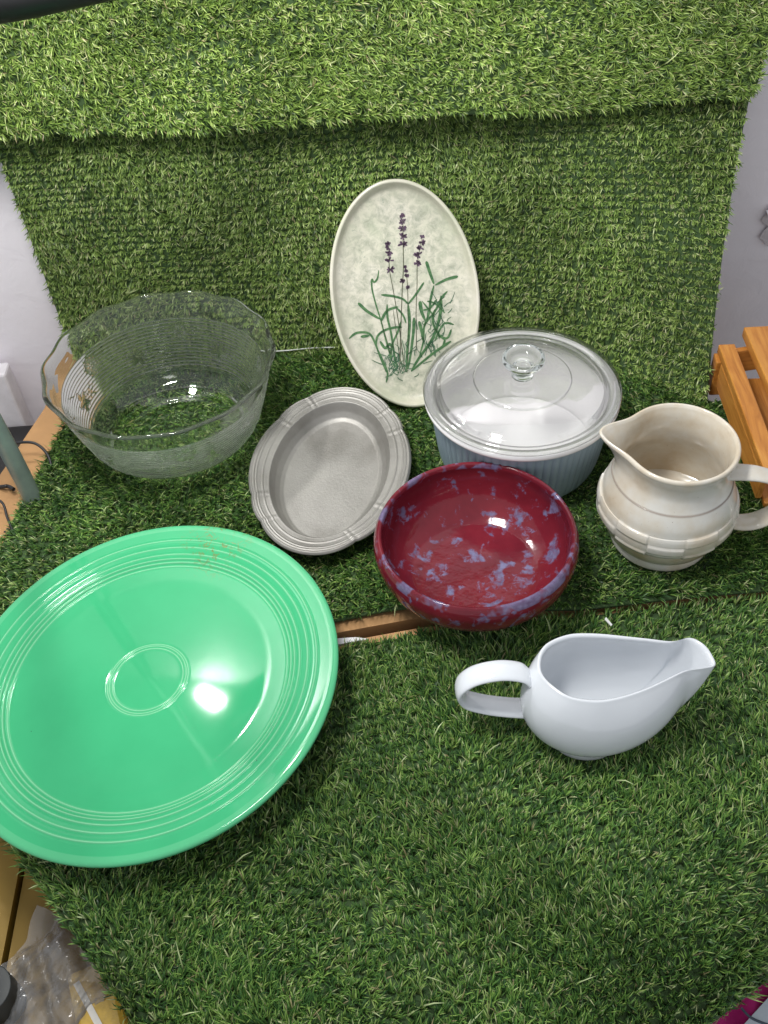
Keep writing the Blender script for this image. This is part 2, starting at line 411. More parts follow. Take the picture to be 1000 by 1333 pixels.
# ------------------------------------------------------------------ red bowl
def make_red_bowl():
    zc = .078
    t = empty('glazed_bowl', (.0915, -.1115, .007), 'deep red pottery bowl mottled with lavender blue glaze', 'bowl')
    out = smoothprof([(.0, .003), (.045, .003), (.048, .0), (.053, .0), (.057, .006), (.078, .016), (.0985, .036), (.1045, .055), (.1042, .066), (.1015, .0725)], 8)
    lip = smoothprof([(.1015, .0725), (.0995, .0745), (.0970, .0735), (.0958, .0700)], 5)[1:]
    inn = smoothprof([(.0958, .0700), (.0968, .056), (.0925, .038), (.082, .022), (.070, .0135), (.060, .0110), (.03, .0095), (.0, .009)], 8)[1:]
    prof = np.concatenate([out, lip, inn])
    m, nt, b = newmat('oxblood_glaze')
    tc = N(nt, 'ShaderNodeTexCoord')
    base = noise(nt, 14, 4); rb = ramp(nt, [(.3, (.105, .009, .018)), (.7, (.19, .017, .028))]); nt.links.new(base.outputs[0], rb.inputs[0])
    n1 = noise(nt, 58, 2, .5, .6); n2 = noise(nt, 170, 5, .8, .6)
    ad = N(nt, 'ShaderNodeMath', operation='MULTIPLY_ADD'); nt.links.new(n2.outputs[0], ad.inputs[0]); ad.inputs[1].default_value = .55; nt.links.new(n1.outputs[0], ad.inputs[2])
    # the lip has broad bands of blue
    r1 = ramp(nt, [(.862, (0, 0, 0)), (.925, (.5, .5, .5)), (1.0, (.9, .9, .9))]); nt.links.new(ad.outputs[0], r1.inputs[0])
    n5 = noise(nt, 26, 3, .6); ad2 = N(nt, 'ShaderNodeMath', operation='ADD'); nt.links.new(n5.outputs[0], ad2.inputs[0]); ad2.inputs[1].default_value = -.02
    r5 = ramp(nt, [(.50, (0, 0, 0)), (.56, (.75, .75, .75))]); nt.links.new(ad2.outputs[0], r5.inputs[0])
    lipf = N(nt, 'ShaderNodeMath', operation='MULTIPLY'); nt.links.new(attrib(nt, 'lip'), lipf.inputs[0]); nt.links.new(r5.outputs[0], lipf.inputs[1])
    mx = N(nt, 'ShaderNodeMath', operation='MAXIMUM'); nt.links.new(lipf.outputs[0], mx.inputs[0]); nt.links.new(r1.outputs[0], mx.inputs[1])
    nb_ = noise(nt, 160, 3); rbl = ramp(nt, [(.3, (.10, .095, .19)), (.7, (.18, .195, .34))]); nt.links.new(nb_.outputs[0], rbl.inputs[0])
    c = mix(nt, mx.outputs[0], rb.outputs[0], rbl.outputs[0])
    # outer body towards foot: greyer, darker glaze
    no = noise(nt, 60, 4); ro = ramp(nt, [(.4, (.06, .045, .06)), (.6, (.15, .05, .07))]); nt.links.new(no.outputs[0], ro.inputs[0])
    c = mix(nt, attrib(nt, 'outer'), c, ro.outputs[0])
    nt.links.new(c, b.inputs['Base Color'])
    b.inputs['Roughness'].default_value = .10; b.inputs['Coat Weight'].default_value = .0; b.inputs['Specular IOR Level'].default_value = .38
    n6 = noise(nt, 40, 3); bump(nt, b, n6.outputs[0], .15, .003)
    no_, nl = len(out), len(lip)
    lipa = np.zeros(len(prof)); lipa[no_ - 8:no_ + nl + 1] = 1
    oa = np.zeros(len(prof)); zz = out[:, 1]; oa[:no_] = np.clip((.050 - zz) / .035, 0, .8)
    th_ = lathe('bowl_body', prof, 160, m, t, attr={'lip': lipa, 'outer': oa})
    FOOT.append((.0915, -.1115, .078, .078, .006))
make_red_bowl()

# ------------------------------------------------------------------ casserole
def lidmats(o, G2):
    o.data.materials.append(G2)
    co = np.array([v.co for v in o.data.vertices]); r0 = np.hypot(co[:, 0], co[:, 1])
    fc = np.array([list(p.vertices) for p in o.data.polygons])
    rm = r0[fc].max(1); o.data.polygons.foreach_set('material_index', ((rm < .0915) & ~((r0[fc].min(1) > .0534) & (rm < .0556))).astype(np.int32))
def make_casserole():
    cx, cy_ = .1655, .0755
    t = empty('casserole_dish', (cx, cy_, .007), 'round blue fluted casserole dish with white rim under a clear glass lid', 'casserole dish')
    m, nt, b = newmat('blue_stoneware')
    n1 = noise(nt, 12, 4); r1 = ramp(nt, [(.3, (.28, .36, .43)), (.7, (.34, .42, .49))]); nt.links.new(n1.outputs[0], r1.inputs[0])
    nt.links.new(r1.outputs[0], b.inputs['Base Color']); b.inputs['Roughness'].default_value = .25
    W = simple('white_glaze', (.80, .785, .79), .15, coat=.5, namt=.03)
    out = smoothprof([(.0, .004), (.080, .004), (.083, .0), (.089, .001), (.0935, .010), (.0985, .045), (.1035, .085), (.1045, .090)], 6)
    def fn(T, Rr, Z):
        k = np.clip((Z - .006) / .008, 0, 1) * np.clip((.089 - Z) / .003, 0, 1)
        fl_ = np.abs(np.sin(T * 34)) ** .7
        R2 = Rr + k * .0017 * (fl_ - .6)
        return R2 * np.cos(T), R2 * np.sin(T), Z
    lathe('dish_body', out, 816, m, t, fn)
    rim = smoothprof([(.1030, .0885), (.1085, .0885), (.1105, .0915), (.1095, .0955), (.1055, .0965), (.1000, .0955), (.0975, .0935)], 5)
    inn = smoothprof([(.0975, .0935), (.0955, .08), (.092, .045), (.087, .016), (.078, .009), (.0, .008)], 8)[1:]
    lathe('white_lining', np.concatenate([rim, inn]), 160, W, t)
    FOOT.append((cx, cy_, .098, .098, .005))
    # glass lid: top-level thing resting on the dish
    G = glass_mat('lid_rim_glass', (.99, .995, .99), .45, 2.2); G2 = glass_mat('lid_glass', (.995, .998, .995), .0, 3.2)
    LO = .0965
    top = smoothprof([(.0, .0215), (.025, .0212), (.0500, .0188), (.0535, .0180)], 6)
    step = [(.0545, .0170), (.0552, .0170)]
    dome = smoothprof([(.0565, .0172), (.075, .0130), (.088, .0085), (.0945, .0040), (.0970, .0030)], 6)
    fl2 = smoothprof([(.0985, .0042), (.1015, .0058), (.1040, .0048), (.1060, .0052), (.1095, .0050), (.1112, .0025), (.1095, .0000)], 5)
    und = smoothprof([(.1040, .0002), (.0985, -.0008), (.0955, -.0060), (.0930, -.0060), (.0920, .0010), (.0870, .0045), (.075, .0090), (.05, .0150), (.02, .0175), (.0, .0178)], 6)
    l = lathe('lid', np.concatenate([top, step, dome, fl2, und]), 200, G, t); l.location = (0, 0, LO); lidmats(l, G2); l['label'] = 'clear domed glass lid with a faint ring round its knob'
    knob = smoothprof([(.0, .020), (.012, .0205), (.0095, .0245), (.0088, .0285), (.0125, .0330), (.0205, .0370), (.0235, .0420), (.0228, .0465), (.0205, .0478), (.0180, .0460), (.0150, .0415), (.0100, .0395), (.0, .0390)], 7)
    lathe('knob', knob, 90, glass_mat('knob_glass', (.985, .995, .985), 1., 0.), l)
make_casserole()

# ------------------------------------------------------------------ pewter tray
def make_tray():
    t = empty('pewter_tray', (-.0583, .0490, .0355), 'oval dull grey pewter tray with scalloped moulded rim', 'tray', (.06, 0, 0))
    a, b_ = .0915, .1285; phi = -.2
    notch = np.radians([50, 30, 122, 148, 205, 226, 302, 332])
    notch = np.sort(notch % (2 * PI))
    nseg = 480
    th = np.linspace(0, 2 * PI, nseg, endpoint=False)
    # scallop between notches
    bul = np.zeros(nseg); nd = np.full(nseg, 9.)
    for i in range(8):
        s, e = notch[i], notch[(i + 1) % 8]
        L = (e - s) % (2 * PI); x = ((th - s) % (2 * PI)) / L
        k = x < 1
        bul[k] = np.sin(PI * x[k]) ** .55 * min(.0046, .0065 * L)
        if L > .8: bul[k] -= .0016 * np.exp(-((x[k] - .5) / .12) ** 2) * 0
    for s in notch: nd = np.minimum(nd, np.abs((th - s + PI) % (2 * PI) - PI))
    nr = [ (0, 0)]
    ws = np.concatenate([np.linspace(0, .0215, 54), np.linspace(.0222, .048, 26)])
    zz = np.interp(ws, [0, .0012, .003, .012, .019, .0205, .0216, .0255, .0305, .035, .048], [-.0015, 0, .0004, -.0015, -.0022, -.0022, -.0045, -.0140, -.0205, -.0228, -.0235])
    for c, A in [(.0022, .0007), (.0052, .0008), (.0078, .0006), (.0140, .0007)]:
        zz = zz + A * np.exp(-((ws - c) / .0007) ** 2)
    V = []; 
    def ring(w, z, blend):
        ca, sa = np.cos(th), np.sin(th)
        x = a * ca; y = b_ * sa
        nx_, ny_ = ca / a, sa / b_; q = np.hypot(nx_, ny_); nx_ /= q; ny_ /= q
        d = bul * blend - .0020 - w
        X = x + nx_ * d; Y = y + ny_ * d
        Zr = z + (.00035 * np.exp(-(nd / .018) ** 2) - .0003 * np.exp(-((nd - .04) / .016) ** 2)) * np.clip((.0205 - w) / .003, 0, 1)
        return np.stack([X * math.cos(phi) - Y * math.sin(phi), X * math.sin(phi) + Y * math.cos(phi), np.broadcast_to(Zr, X.shape)], -1)
    rings = []
    for w_, z in zip(ws, zz):
        rings.append(ring(w_, z, max(0, 1 - w_ / .021)))
    last = rings[-1]
    for k in (.8, .5, .2, .0): rings.append(np.stack([last[:, 0] * k, last[:, 1] * k, last[:, 2] - .0004 * (1 - k)], -1))
    under = [ring(w_, z, 1 - w_ / .05) for w_, z in [(.0006, -.0032), (.004, -.0036), (.019, -.0054), (.0205, -.007), (.028, -.018), (.036, -.0248), (.043, -.0272)]]
    u2 = under[-1]; under.append(u2 * np.array([.5, .5, 1])); under.append(u2 * np.array([0, 0, 1]))
    allr = under[::-1] + rings
    V = np.stack(allr, 1).reshape(-1, 3)
    m, nt, bs = newmat('pewter')
    n1 = noise(nt, 10, 5, .6); r1 = ramp(nt, [(.25, (.20, .19, .172)), (.5, (.31, .30, .28)), (.75, (.37, .36, .335))]); nt.links.new(n1.outputs[0], r1.inputs[0])
    # tarnish collects round the wall of the well
    nt.links.new(r1.outputs[0], bs.inputs['Base Color']); bs.inputs['Metallic'].default_value = .6; bs.inputs['Roughness'].default_value = .44
    n2 = noise(nt, 300, 6, .7); bump(nt, bs, n2.outputs[0], .30, .0012)
    n3 = noise(nt, 26, 5); r3 = ramp(nt, [(.3, (.42,) * 3), (.7, (.58,) * 3)]); nt.links.new(n3.outputs[0], r3.inputs[0]); nt.links.new(r3.outputs[0], bs.inputs['Roughness'])
    mesh_obj('dish', V, gridfaces(nseg, len(allr), True, False), m, t)
    FOOT.append((-.058, .045, .075, .11, .006))
make_tray()

# ------------------------------------------------------------------ glass bowl
def make_glass_bowl():
    t = empty('glass_bowl', (-.2480, .1540, .006), 'large clear glass bowl with ribbed sides, embossed leaves and wavy rim', 'bowl')
    G = glass_mat('bowl_glass', (.985, .995, .978), 1.0, .0); G2 = glass_mat('bowl_bottom_glass', (.985, .995, .975), .0, 1.0)
    H = .118
    K = 6
    # outer profile
    def r_out(z):
        return np.interp(z, [0, .002, .008, .020, .036, .06, .085, .105, .118], [.066, .072, .0860, .0985, .1065, .1145, .1220, .1290, .1345])
    zs = np.concatenate([np.linspace(0.0, .020, 14), np.linspace(.0205, .090, 170), np.linspace(.091, .1165, 16)])
    nseg = 720
    th = np.linspace(0, 2 * PI, nseg, endpoint=False)
    T, Z = np.meshgrid(th, zs, indexing='ij')
    Rr = r_out(Z)
    ribz = (Z - .024) / .0042
    band = np.clip((Z - .024) / .002, 0, 1) * np.clip((.0885 - Z) / .002, 0, 1)
    rib = (.5 + .5 * np.cos(2 * PI * ribz)) ** 1.0
    # embossed motifs
    mask = np.zeros_like(T); rel = np.zeros_like(T)
    gr = np.random.default_rng(3)
    for i in range(K * 2):
        c = 2 * PI * (i + .15 * gr.normal()) / (K * 2); zc = .060 + (.011 if i % 2 else -.010)
        x = ((T - c + PI) % (2 * PI) - PI) * .118; y = (Z - zc)
        if i % 2 == 0:      # leaf with five lobes
            a_ = np.arctan2(y, x); d = np.hypot(x, y); rad = .0145 * (.74 + .26 * np.cos(5 * a_ + i))
            k = 1 / (1 + np.exp((d - rad) / .0004)); mask = np.maximum(mask, k)
            vein = np.exp(-(np.sin(2.5 * a_ + i * .5) * d / .0007) ** 2)
            rel += k * (.0007 * (d / rad) + .0006 * vein * (d < rad))
            rel += .0009 * np.exp(-((d - rad) / .0007) ** 2)
        else:               # blossom of round petals
            for q in range(5):
                px, py = .0075 * math.cos(q * 1.256 + i), .0075 * math.sin(q * 1.256 + i)
                d = np.hypot(x - px, y - py); k = 1 / (1 + np.exp((d - .0056) / .0004)); mask = np.maximum(mask, k)
                rel += .0012 * k * np.clip(1 - (d / .0056) ** 2, 0, 1) + .0007 * np.exp(-((d - .0056) / .0006) ** 2)
        # stem between motifs
        for s_ in (1, -1):
            yy = y - s_ * .010 - x * .6 * s_
            k = np.exp(-(yy / .0009) ** 2) * (np.abs(x) > .009) * (np.abs(x) < .029)
            rel += .0010 * k * (.6 + .4 * np.sin(x / .0016)); mask = np.maximum(mask, k * .9)
    wob = (np.clip((Z - .088) / .03, 0, 1))
    Rr = Rr + band * rib * .0023 * (1 - mask) + rel * 1.8 * band
    rimw = .0013 * np.cos(14 * T) * wob ** 1.2
    Rr = Rr + rimw
    Zr = Z + .0006 * np.cos(14 * T + .4) * wob
    outer = np.stack([Rr * np.cos(T), Rr * np.sin(T), Zr], -1)
    # lip and inner
    def ringf(r, z, wv): return np.stack([(r + .0013 * np.cos(14 * th) * wv) * np.cos(th), (r + .0013 * np.cos(14 * th) * wv) * np.sin(th), z + .0006 * np.cos(14 * th + .4) * wv + 0 * th], -1)
    lip = [ringf(.1358, .1172, 1), ringf(.1362, .1186, 1), ringf(.1354, .1202, 1), ringf(.1334, .1208, 1), ringf(.1314, .1202, 1), ringf(.1302, .1184, 1)]
    inner = [ringf(r_out(z) - .0042, z, max(0, (z - .088) / .03)) for z in np.linspace(.1165, .022, 40)]
    inner += [ringf(r, z, 0) for r, z in [(.0915, .016), (.084, .0105), (.074, .0078), (.060, .0068), (.0595, .0064), (.030, .0062), (.0001, .0060)]]
    base = [ringf(r, z, 0) for r, z in [(.0001, .0025), (.040, .0025), (.056, .0022), (.0585, .0003), (.062, -.0005), (.066, -.0003)]]
    allr = np.concatenate([np.stack(base, 1), outer, np.stack(lip + inner, 1)], 1)
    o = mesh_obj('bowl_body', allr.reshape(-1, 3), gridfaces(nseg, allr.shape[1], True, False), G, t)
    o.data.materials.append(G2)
    sheen = np.zeros(allr.shape[:2]); nb_ = len(base)
    sheen[:, nb_:nb_ + len(zs)] = band * rib ** 5 * (1 - mask) * .34 + np.clip((rel - .0005) / .0009, 0, 1) * band * .34 + .012  # pale diffuse painted on rib crests and motif outlines as caught light
    sheen[:, nb_ + len(zs):] = .012
    at_ = o.data.attributes.new('painted_sheen', 'FLOAT', 'POINT'); at_.data.foreach_set('value', sheen.reshape(-1).astype(np.float32))
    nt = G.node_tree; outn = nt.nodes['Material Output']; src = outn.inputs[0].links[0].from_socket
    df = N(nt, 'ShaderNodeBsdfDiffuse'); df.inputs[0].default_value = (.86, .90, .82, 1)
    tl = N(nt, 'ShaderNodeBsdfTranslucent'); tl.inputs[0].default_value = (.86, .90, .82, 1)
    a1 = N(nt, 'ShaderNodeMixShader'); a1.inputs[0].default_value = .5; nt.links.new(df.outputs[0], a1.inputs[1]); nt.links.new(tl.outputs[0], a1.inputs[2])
    a2 = N(nt, 'ShaderNodeMixShader'); nt.links.new(attrib(nt, 'painted_sheen'), a2.inputs[0]); nt.links.new(src, a2.inputs[1]); nt.links.new(a1.outputs[0], a2.inputs[2])
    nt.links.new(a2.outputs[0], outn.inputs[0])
    fc = gridfaces(nseg, allr.shape[1], True, False); r0 = np.hypot(allr[..., 0], allr[..., 1]).reshape(-1)
    z0 = allr[..., 2].reshape(-1)
    o.data.polygons.foreach_set('material_index', ((r0[fc].max(1) < .0845) & (z0[fc].max(1) < .012)).astype(np.int32))
    FOOT.append((-.248, .154, .085, .085, .005))
make_glass_bowl()

# ------------------------------------------------------------------ cream pitcher
def cream_mat():
    m, nt, b = newmat('ivory_glaze_stained')
    n1 = noise(nt, 16, 5, .6); r1 = ramp(nt, [(.44, (.68, .66, .61)), (.60, (.62, .56, .46)), (.80, (.50, .39, .26))]); 
    ad = N(nt, 'ShaderNodeMath', operation='MULTIPLY_ADD'); nt.links.new(attrib(nt, 'stain'), ad.inputs[0]); ad.inputs[1].default_value = .17; nt.links.new(n1.outputs[0], ad.inputs[2])
    nt.links.new(ad.outputs[0], r1.inputs[0])
    n2 = noise(nt, 380, 2); r2 = ramp(nt, [(.735, (0, 0, 0)), (.77, (1, 1, 1))]); nt.links.new(n2.outputs[0], r2.inputs[0])
    c = mix(nt, r2.outputs[0], r1.outputs[0], (.22, .17, .12))
    c = mix(nt, attrib(nt, 'groove'), c, (.26, .215, .18))
    nt.links.new(c, b.inputs['Base Color']); b.inputs['Roughness'].default_value = .22; b.inputs['Coat Weight'].default_value = .35
    return m
def make_pitcher():
    px, py = .2985, -.0735
    t = empty('cream_pitcher', (px, py, .007), 'stained ivory stoneware pitcher with woven relief band and strap handle', 'pitcher')
    M = cream_mat()
    spout = math.radians(166)
    out = smoothprof([(.0, .003), (.046, .003), (.049, .0), (.0525, .0015), (.0535, .006), (.0525, .012), (.0485, .0185), (.0482, .0225), (.0540, .0285), (.0625, .0340), (.0700, .043), (.0722, .0540), (.0715, .0640), (.0700, .0690), (.0688, .0705), (.0665, .0800), (.0610, .0940), (.0596, .0955), (.0565, .103), (.0540, .112), (.0545, .124), (.0575, .134)], 8)
    lip = smoothprof([(.0575, .134), (.0592, .1372), (.0585, .1402), (.0562, .1410), (.0540, .1382)], 4)[1:]
    inn = smoothprof([(.0540, .1382), (.0510, .128), (.0500, .112), (.0525, .098), (.0595, .080), (.0650, .060), (.0660, .040), (.0600, .022), (.048, .012), (.0, .010)], 7)[1:]
    prof = np.concatenate([out, lip, inn]); no_ = len(out)
    is_out = np.arange(len(prof)) < no_ + 2
    def fn(T, Rr, Z):
        d = (T - spout + PI) % (2 * PI) - PI
        s = np.clip((Z - .088) / .052, 0, 1)
        wgt = np.exp(-(np.abs(d) / .36) ** 1.8)
        wide = np.exp(-(np.abs(d) / .75) ** 2)
        outm = np.arange(Rr.shape[1])[None, :] < 1e9
        R2 = Rr + .0205 * wgt * s ** 1.5 - .0060 * wide * (1 - wgt) * s ** 2
        Z2 = Z + .0045 * wgt * s ** 2
        # woven relief on the belly band
        rows = (Z - .0360) / .0115
        band = (Z > .0360) & (Z < .0705)
        cell = T / (2 * PI) * 12
        u = cell % 1; v = rows % 1; par = (np.floor(cell) + np.floor(rows)) % 2
        edge = np.minimum(np.minimum(u, 1 - u) * 3.2, np.minimum(v, 1 - v))
        blk = np.clip(edge / .10, 0, 1)
        hgt = np.where(par > 0, 1.0, .25) * blk
        om = (np.arange(Rr.shape[1]) < no_)[None, :]
        R2 = R2 + np.where(band & om, .0017 * hgt - .0005, 0)
        return R2 * np.cos(T), R2 * np.sin(T), Z2
    groove = np.zeros(len(prof)); zz = prof[:, 1]
    gm = np.exp(-((zz - .0950) / .0008) ** 2) + .9 * np.exp(-((zz - .0215) / .0020) ** 2) * .8
    groove[:no_] = np.clip(gm[:no_], 0, .85)
    stain = np.zeros(len(prof)); stain[no_ + 3:] = np.interp(zz[no_ + 3:], [.01, .03, .06, .14], [.2, 1.1, 1.0, .55]); stain[:no_] = np.interp(zz[:no_], [0, .055, .075, .09, .13, .14], [.1, .1, .35, .0, .1, .3])
    lathe('pitcher_body', prof, 360, M, t, fn, attr={'groove': groove, 'stain': stain})
    h = tube('handle', [(.050, -.014, .106), (.062, -.018, .1085), (.082, -.022, .107), (.104, -.025, .097), (.114, -.026, .078), (.110, -.026, .057), (.094, -.024, .041), (.078, -.022, .036), (.062, -.018, .037)], .005, M, t, 20, 10, ell=(.0115, .0042), up=(0, 1, 0))
    me = h.data
    for nm, val in (('groove', 0.0), ('stain', .3)):
        a = me.attributes.new(nm, 'FLOAT', 'POINT'); a.data.foreach_set('value', np.full(len(me.vertices), val, dtype=np.float32))
    FOOT.append((px, py, .062, .062, .005))
make_pitcher()

# ------------------------------------------------------------------ gravy boat
def make_gravy():
    cx, cy_ = .1700, -.2890
    t = empty('gravy_boat', (cx, cy_, -.005), 'plain glossy white porcelain gravy boat with loop handle', 'gravy boat')
    M = simple('white_porcelain', (.66, .69, .73), .12, coat=.7, namt=.02)
    pts = np.array([(.1270, -.2775), (.1315, -.2640), (.1420, -.2535), (.1610, -.2470), (.1800, -.2475), (.2010, -.2515), (.2300, -.2600), (.2520, -.2665), (.2690, -.2645), (.2790, -.2730), (.2830, -.2860), (.2825, -.2960), (.2720, -.2985), (.2560, -.3000), (.2370, -.3075), (.2160, -.3150), (.1890, -.3210), (.1690, -.3215), (.1480, -.3150), (.1340, -.3010), (.1275, -.2890)])[::-1]
    rim = smoothprof(pts, 12, True) - np.array([cx, cy_])
    n = len(rim)
    ang_ = np.arctan2(rim[:, 1], rim[:, 0]); rad = np.hypot(rim[:, 0], rim[:, 1])
    ux = rim / rad[:, None]
    sp = np.exp(-(np.abs((ang_ - math.radians(0) + PI) % (2 * PI) - PI) / .50) ** 2)
    han = np.exp(-(np.abs((ang_ - PI + PI) % (2 * PI) - PI) / 1.1) ** 2)
    zr = .0845 + .0050 * sp
    lev = np.linspace(0, 1, 34)
    # egg-shaped belly below the rim, drawn out towards the lip
    pa = np.arctan2((rim[:, 1] - .002) / .041, (rim[:, 0] - .026) / .080)
    bel = np.stack([.016 + .0790 * np.cos(pa), -.0045 + .0480 * np.sin(pa)], -1)
    foot = np.stack([.004 + .034 * np.cos(pa), -.0125 + .029 * np.sin(pa)], -1)
    rings = []
    for off, seq in ((0.0, lev), (.0042, lev[::-1])):
        for s in seq:
            bz = lambda p0, p1, p2, p3: (1 - s) ** 3 * p0 + 3 * (1 - s) ** 2 * s * p1 + 3 * (1 - s) * s * s * p2 + s ** 3 * p3
            k2 = 1.12 - .10 * sp[:, None]
            q = bz(foot, foot * .50 + bel * .62, bel * (k2 + .05), rim)
            z = bz(.0120, .0125, .050, zr)
            if off:
                L_ = np.linalg.norm(q, axis=1)[:, None]; q = q * (1 - off / L_); z = z + off * (1 - s) - .0002
                if s == 1: z = z - .0008
            rings.append(np.stack([q[:, 0], q[:, 1], z], -1))
        if off == 0:
            top = rings[-1]
            rings.append(np.stack([top[:, 0] - ux[:, 0] * .0007, top[:, 1] - ux[:, 1] * .0007, top[:, 2] + .0011], -1))
            rings.append(np.stack([top[:, 0] - ux[:, 0] * .0024, top[:, 1] - ux[:, 1] * .0024, top[:, 2] + .0010], -1))
    first = rings[0]; fc_ = np.array([.004, -.0125]); f2 = [np.stack([fc_[0] + (foot[:, 0] - fc_[0]) * k, fc_[1] + (foot[:, 1] - fc_[1]) * k, np.full(n, z)], -1) for k, z in [(.001, .003), (.80, .003), (.86, 0.), (.98, -.0004), (1.03, .0015), (1.0, .0080), (.99, .0110)]]
    last = rings[-1]; l2 = [last * np.array([k, k, 1]) + np.array([0, 0, -.0004 * (1 - k)]) for k in (.7, .3, .0)]
    rings = f2 + rings + l2
    V = np.stack(rings, 1).reshape(-1, 3)
    mesh_obj('boat_body', V, gridfaces(n, len(rings), True, False), M, t)
    tube('handle', [(-.0500, .006, .072), (-.058, .008, .0800), (-.078, .009, .0840), (-.101, .009, .0780), (-.114, .008, .0630), (-.110, .007, .0460), (-.090, .006, .0340), (-.065, .004, .0280), (-.048, .003, .0260)], .004, M, t, 20, 10, ell=(.0112, .0034), up=(0, 1, 0))
    FOOT.append((cx + .004, cy_ - .014, .044, .040, .003))
make_gravy()

# ------------------------------------------------------------------ oval lavender plate
def at_plane(px, py, p0, n):
    d = FW * F_PX + RT * (px - 500) + UP * (666.5 - py); d /= np.linalg.norm(d)
    return CAM + d * (np.dot(np.array(p0) - CAM, n) / np.dot(d, n))
def onz_(px, py, z):
    return at_plane(px, py, (0, 0, z), np.array([0, 0, 1.]))
def make_lavender():
    lean = math.radians(30.9)
    pb = np.array([.0074, .1675, .012])
    Ux = np.array([1., 0, 0]); Vy = np.array([0, math.sin(lean), math.cos(lean)]); Nn = np.array([0, -math.cos(lean), math.sin(lean)])
    c = pb + Ux * .0390 + Vy * .1345
    t = bpy.data.objects.new('oval_plate', None); COL.objects.link(t); t.empty_display_size = .02
    t.matrix_world = Matrix([[Ux[i], Vy[i], Nn[i], c[i]] for i in range(3)] + [[0, 0, 0, 1]])
    tag(t, 'cream oval plate painted with lavender sprigs leaning on the turf', 'plate')
    a, b_ = .0900, .1368; phi = .075
    D = .0135
    ws = [(.0, 0.0), (.0008, .0006), (.0022, .0008), (.0036, 0.0), (.0050, -.0030), (.0075, -.0075), (.0115, -.0108), (.018, -.0125), (.026, -.0132), (.036, -.0135)]
    ws = smoothprof(ws, 5)
    un = smoothprof([(.0, 0.0), (-.0006, -.0012), (.0010, -.0050), (.006, -.0120), (.016, -.0165), (.030, -.0180), (.036, -.0182)], 5)
    nseg = 260; th = np.linspace(0, 2 * PI, nseg, endpoint=False)
    def ring(w_, z):
        ca, sa = np.cos(th), np.sin(th); x = a * ca; y = b_ * sa
        nx_, ny_ = ca / a, sa / b_; q = np.hypot(nx_, ny_)
        x = x - nx_ / q * w_; y = y - ny_ / q * w_
        return np.stack([x * math.cos(phi) - y * math.sin(phi), x * math.sin(phi) + y * math.cos(phi), np.full_like(x, z)], -1)
    rings = [ring(*q) for q in un[::-1]][:-1] + [ring(*q) for q in ws]
    rings = [rings[0] * np.array([k, k, 1]) for k in (0, .5)] + rings + [rings[-1] * np.array([k, k, 1]) for k in (.7, .35, 0)]
    m, nt, b = newmat('cream_crackle_glaze')
    n1 = noise(nt, 18, 6, .65); r1 = ramp(nt, [(.3, (.45, .47, .35)), (.5, (.56, .54, .44)), (.7, (.63, .60, .52))]); nt.links.new(n1.outputs[0], r1.inputs[0])
    n2 = noise(nt, 90, 6, .75, .5); r2 = ramp(nt, [(.42, (0, 0, 0)), (.66, (1, 1, 1))]); nt.links.new(n2.outputs[0], r2.inputs[0])
    inn = N(nt, 'ShaderNodeMath', operation='MULTIPLY'); nt.links.new(r2.outputs[0], inn.inputs[0]); nt.links.new(attrib(nt, 'inside'), inn.inputs[1])
    col = mix(nt, inn.outputs[0], r1.outputs[0], (.27, .29, .22))
    n3 = noise(nt, 240, 4, .7, 1.); r3 = ramp(nt, [(.62, (0, 0, 0)), (.68, (1, 1, 1))]); nt.links.new(n3.outputs[0], r3.inputs[0])
    i3 = N(nt, 'ShaderNodeMath', operation='MULTIPLY'); nt.links.new(r3.outputs[0], i3.inputs[0]); nt.links.new(attrib(nt, 'inside'), i3.inputs[1])
    col = mix(nt, i3.outputs[0], col, (.25, .29, .23))
    nt.links.new(col, b.inputs['Base Color']); b.inputs['Roughness'].default_value = .3; b.inputs['Coat Weight'].default_value = .3; b.inputs['Coat Roughness'].default_value = .1
    ins = np.concatenate([np.zeros(2), np.zeros(len(un) - 1), np.interp(ws[:, 0], [.0035, .012, .03], [0, .6, .9]), np.full(3, .9)])
    attr = {'inside': np.broadcast_to(ins[None], (nseg, len(ins)))}
    mesh_obj('dish', np.stack(rings, 1).reshape(-1, 3), gridfaces(nseg, len(rings), True, False), m, t, True, attr)
    # painted sprigs: a thin print lying on the glaze
    p0 = c + Nn * (-D + .0004)
    def uvp(zx, zy):
        P = at_plane(zx / (1000 / 260) + 400, zy / (1000 / 260) + 210, p0, Nn) - c
        return np.array([P @ Ux, P @ Vy])
    def floorz(q):
        x = q[..., 0] * math.cos(phi) + q[..., 1] * math.sin(phi); y = -q[..., 0] * math.sin(phi) + q[..., 1] * math.cos(phi)
        s = np.sqrt((x / a) ** 2 + (y / b_) ** 2); wd = (1 - s) * a
        return np.interp(wd, ws[:, 0], ws[:, 1]) + .0004
    def strokes(name, items, mat):
        V, Fs = [], []
        for pts, w0, w1 in items:
            Q = smoothprof([uvp(*p) for p in pts], 5) if len(pts) > 2 else np.linspace(uvp(*pts[0]), uvp(*pts[1]), 5)
            T = np.gradient(Q, axis=0); T /= np.linalg.norm(T, axis=1)[:, None] + 1e-9
            Nr = np.stack([-T[:, 1], T[:, 0]], 1); s = np.linspace(0, 1, len(Q))
            wd = (w0 + (w1 - w0) * s) * np.clip(np.minimum(s, 1 - s) * 5 + .35, 0, 1)
            A, B = Q + Nr * wd[:, None], Q - Nr * wd[:, None]
            k = len(V)
            for p, q in zip(A, B):
                V.append((p[0], p[1], floorz(p))); V.append((q[0], q[1], floorz(q)))
            for i in range(len(Q) - 1): Fs.append((k + 2 * i, k + 2 * i + 1, k + 2 * i + 3, k + 2 * i + 2))
        return mesh_obj(name, V, Fs, mat, t, False)
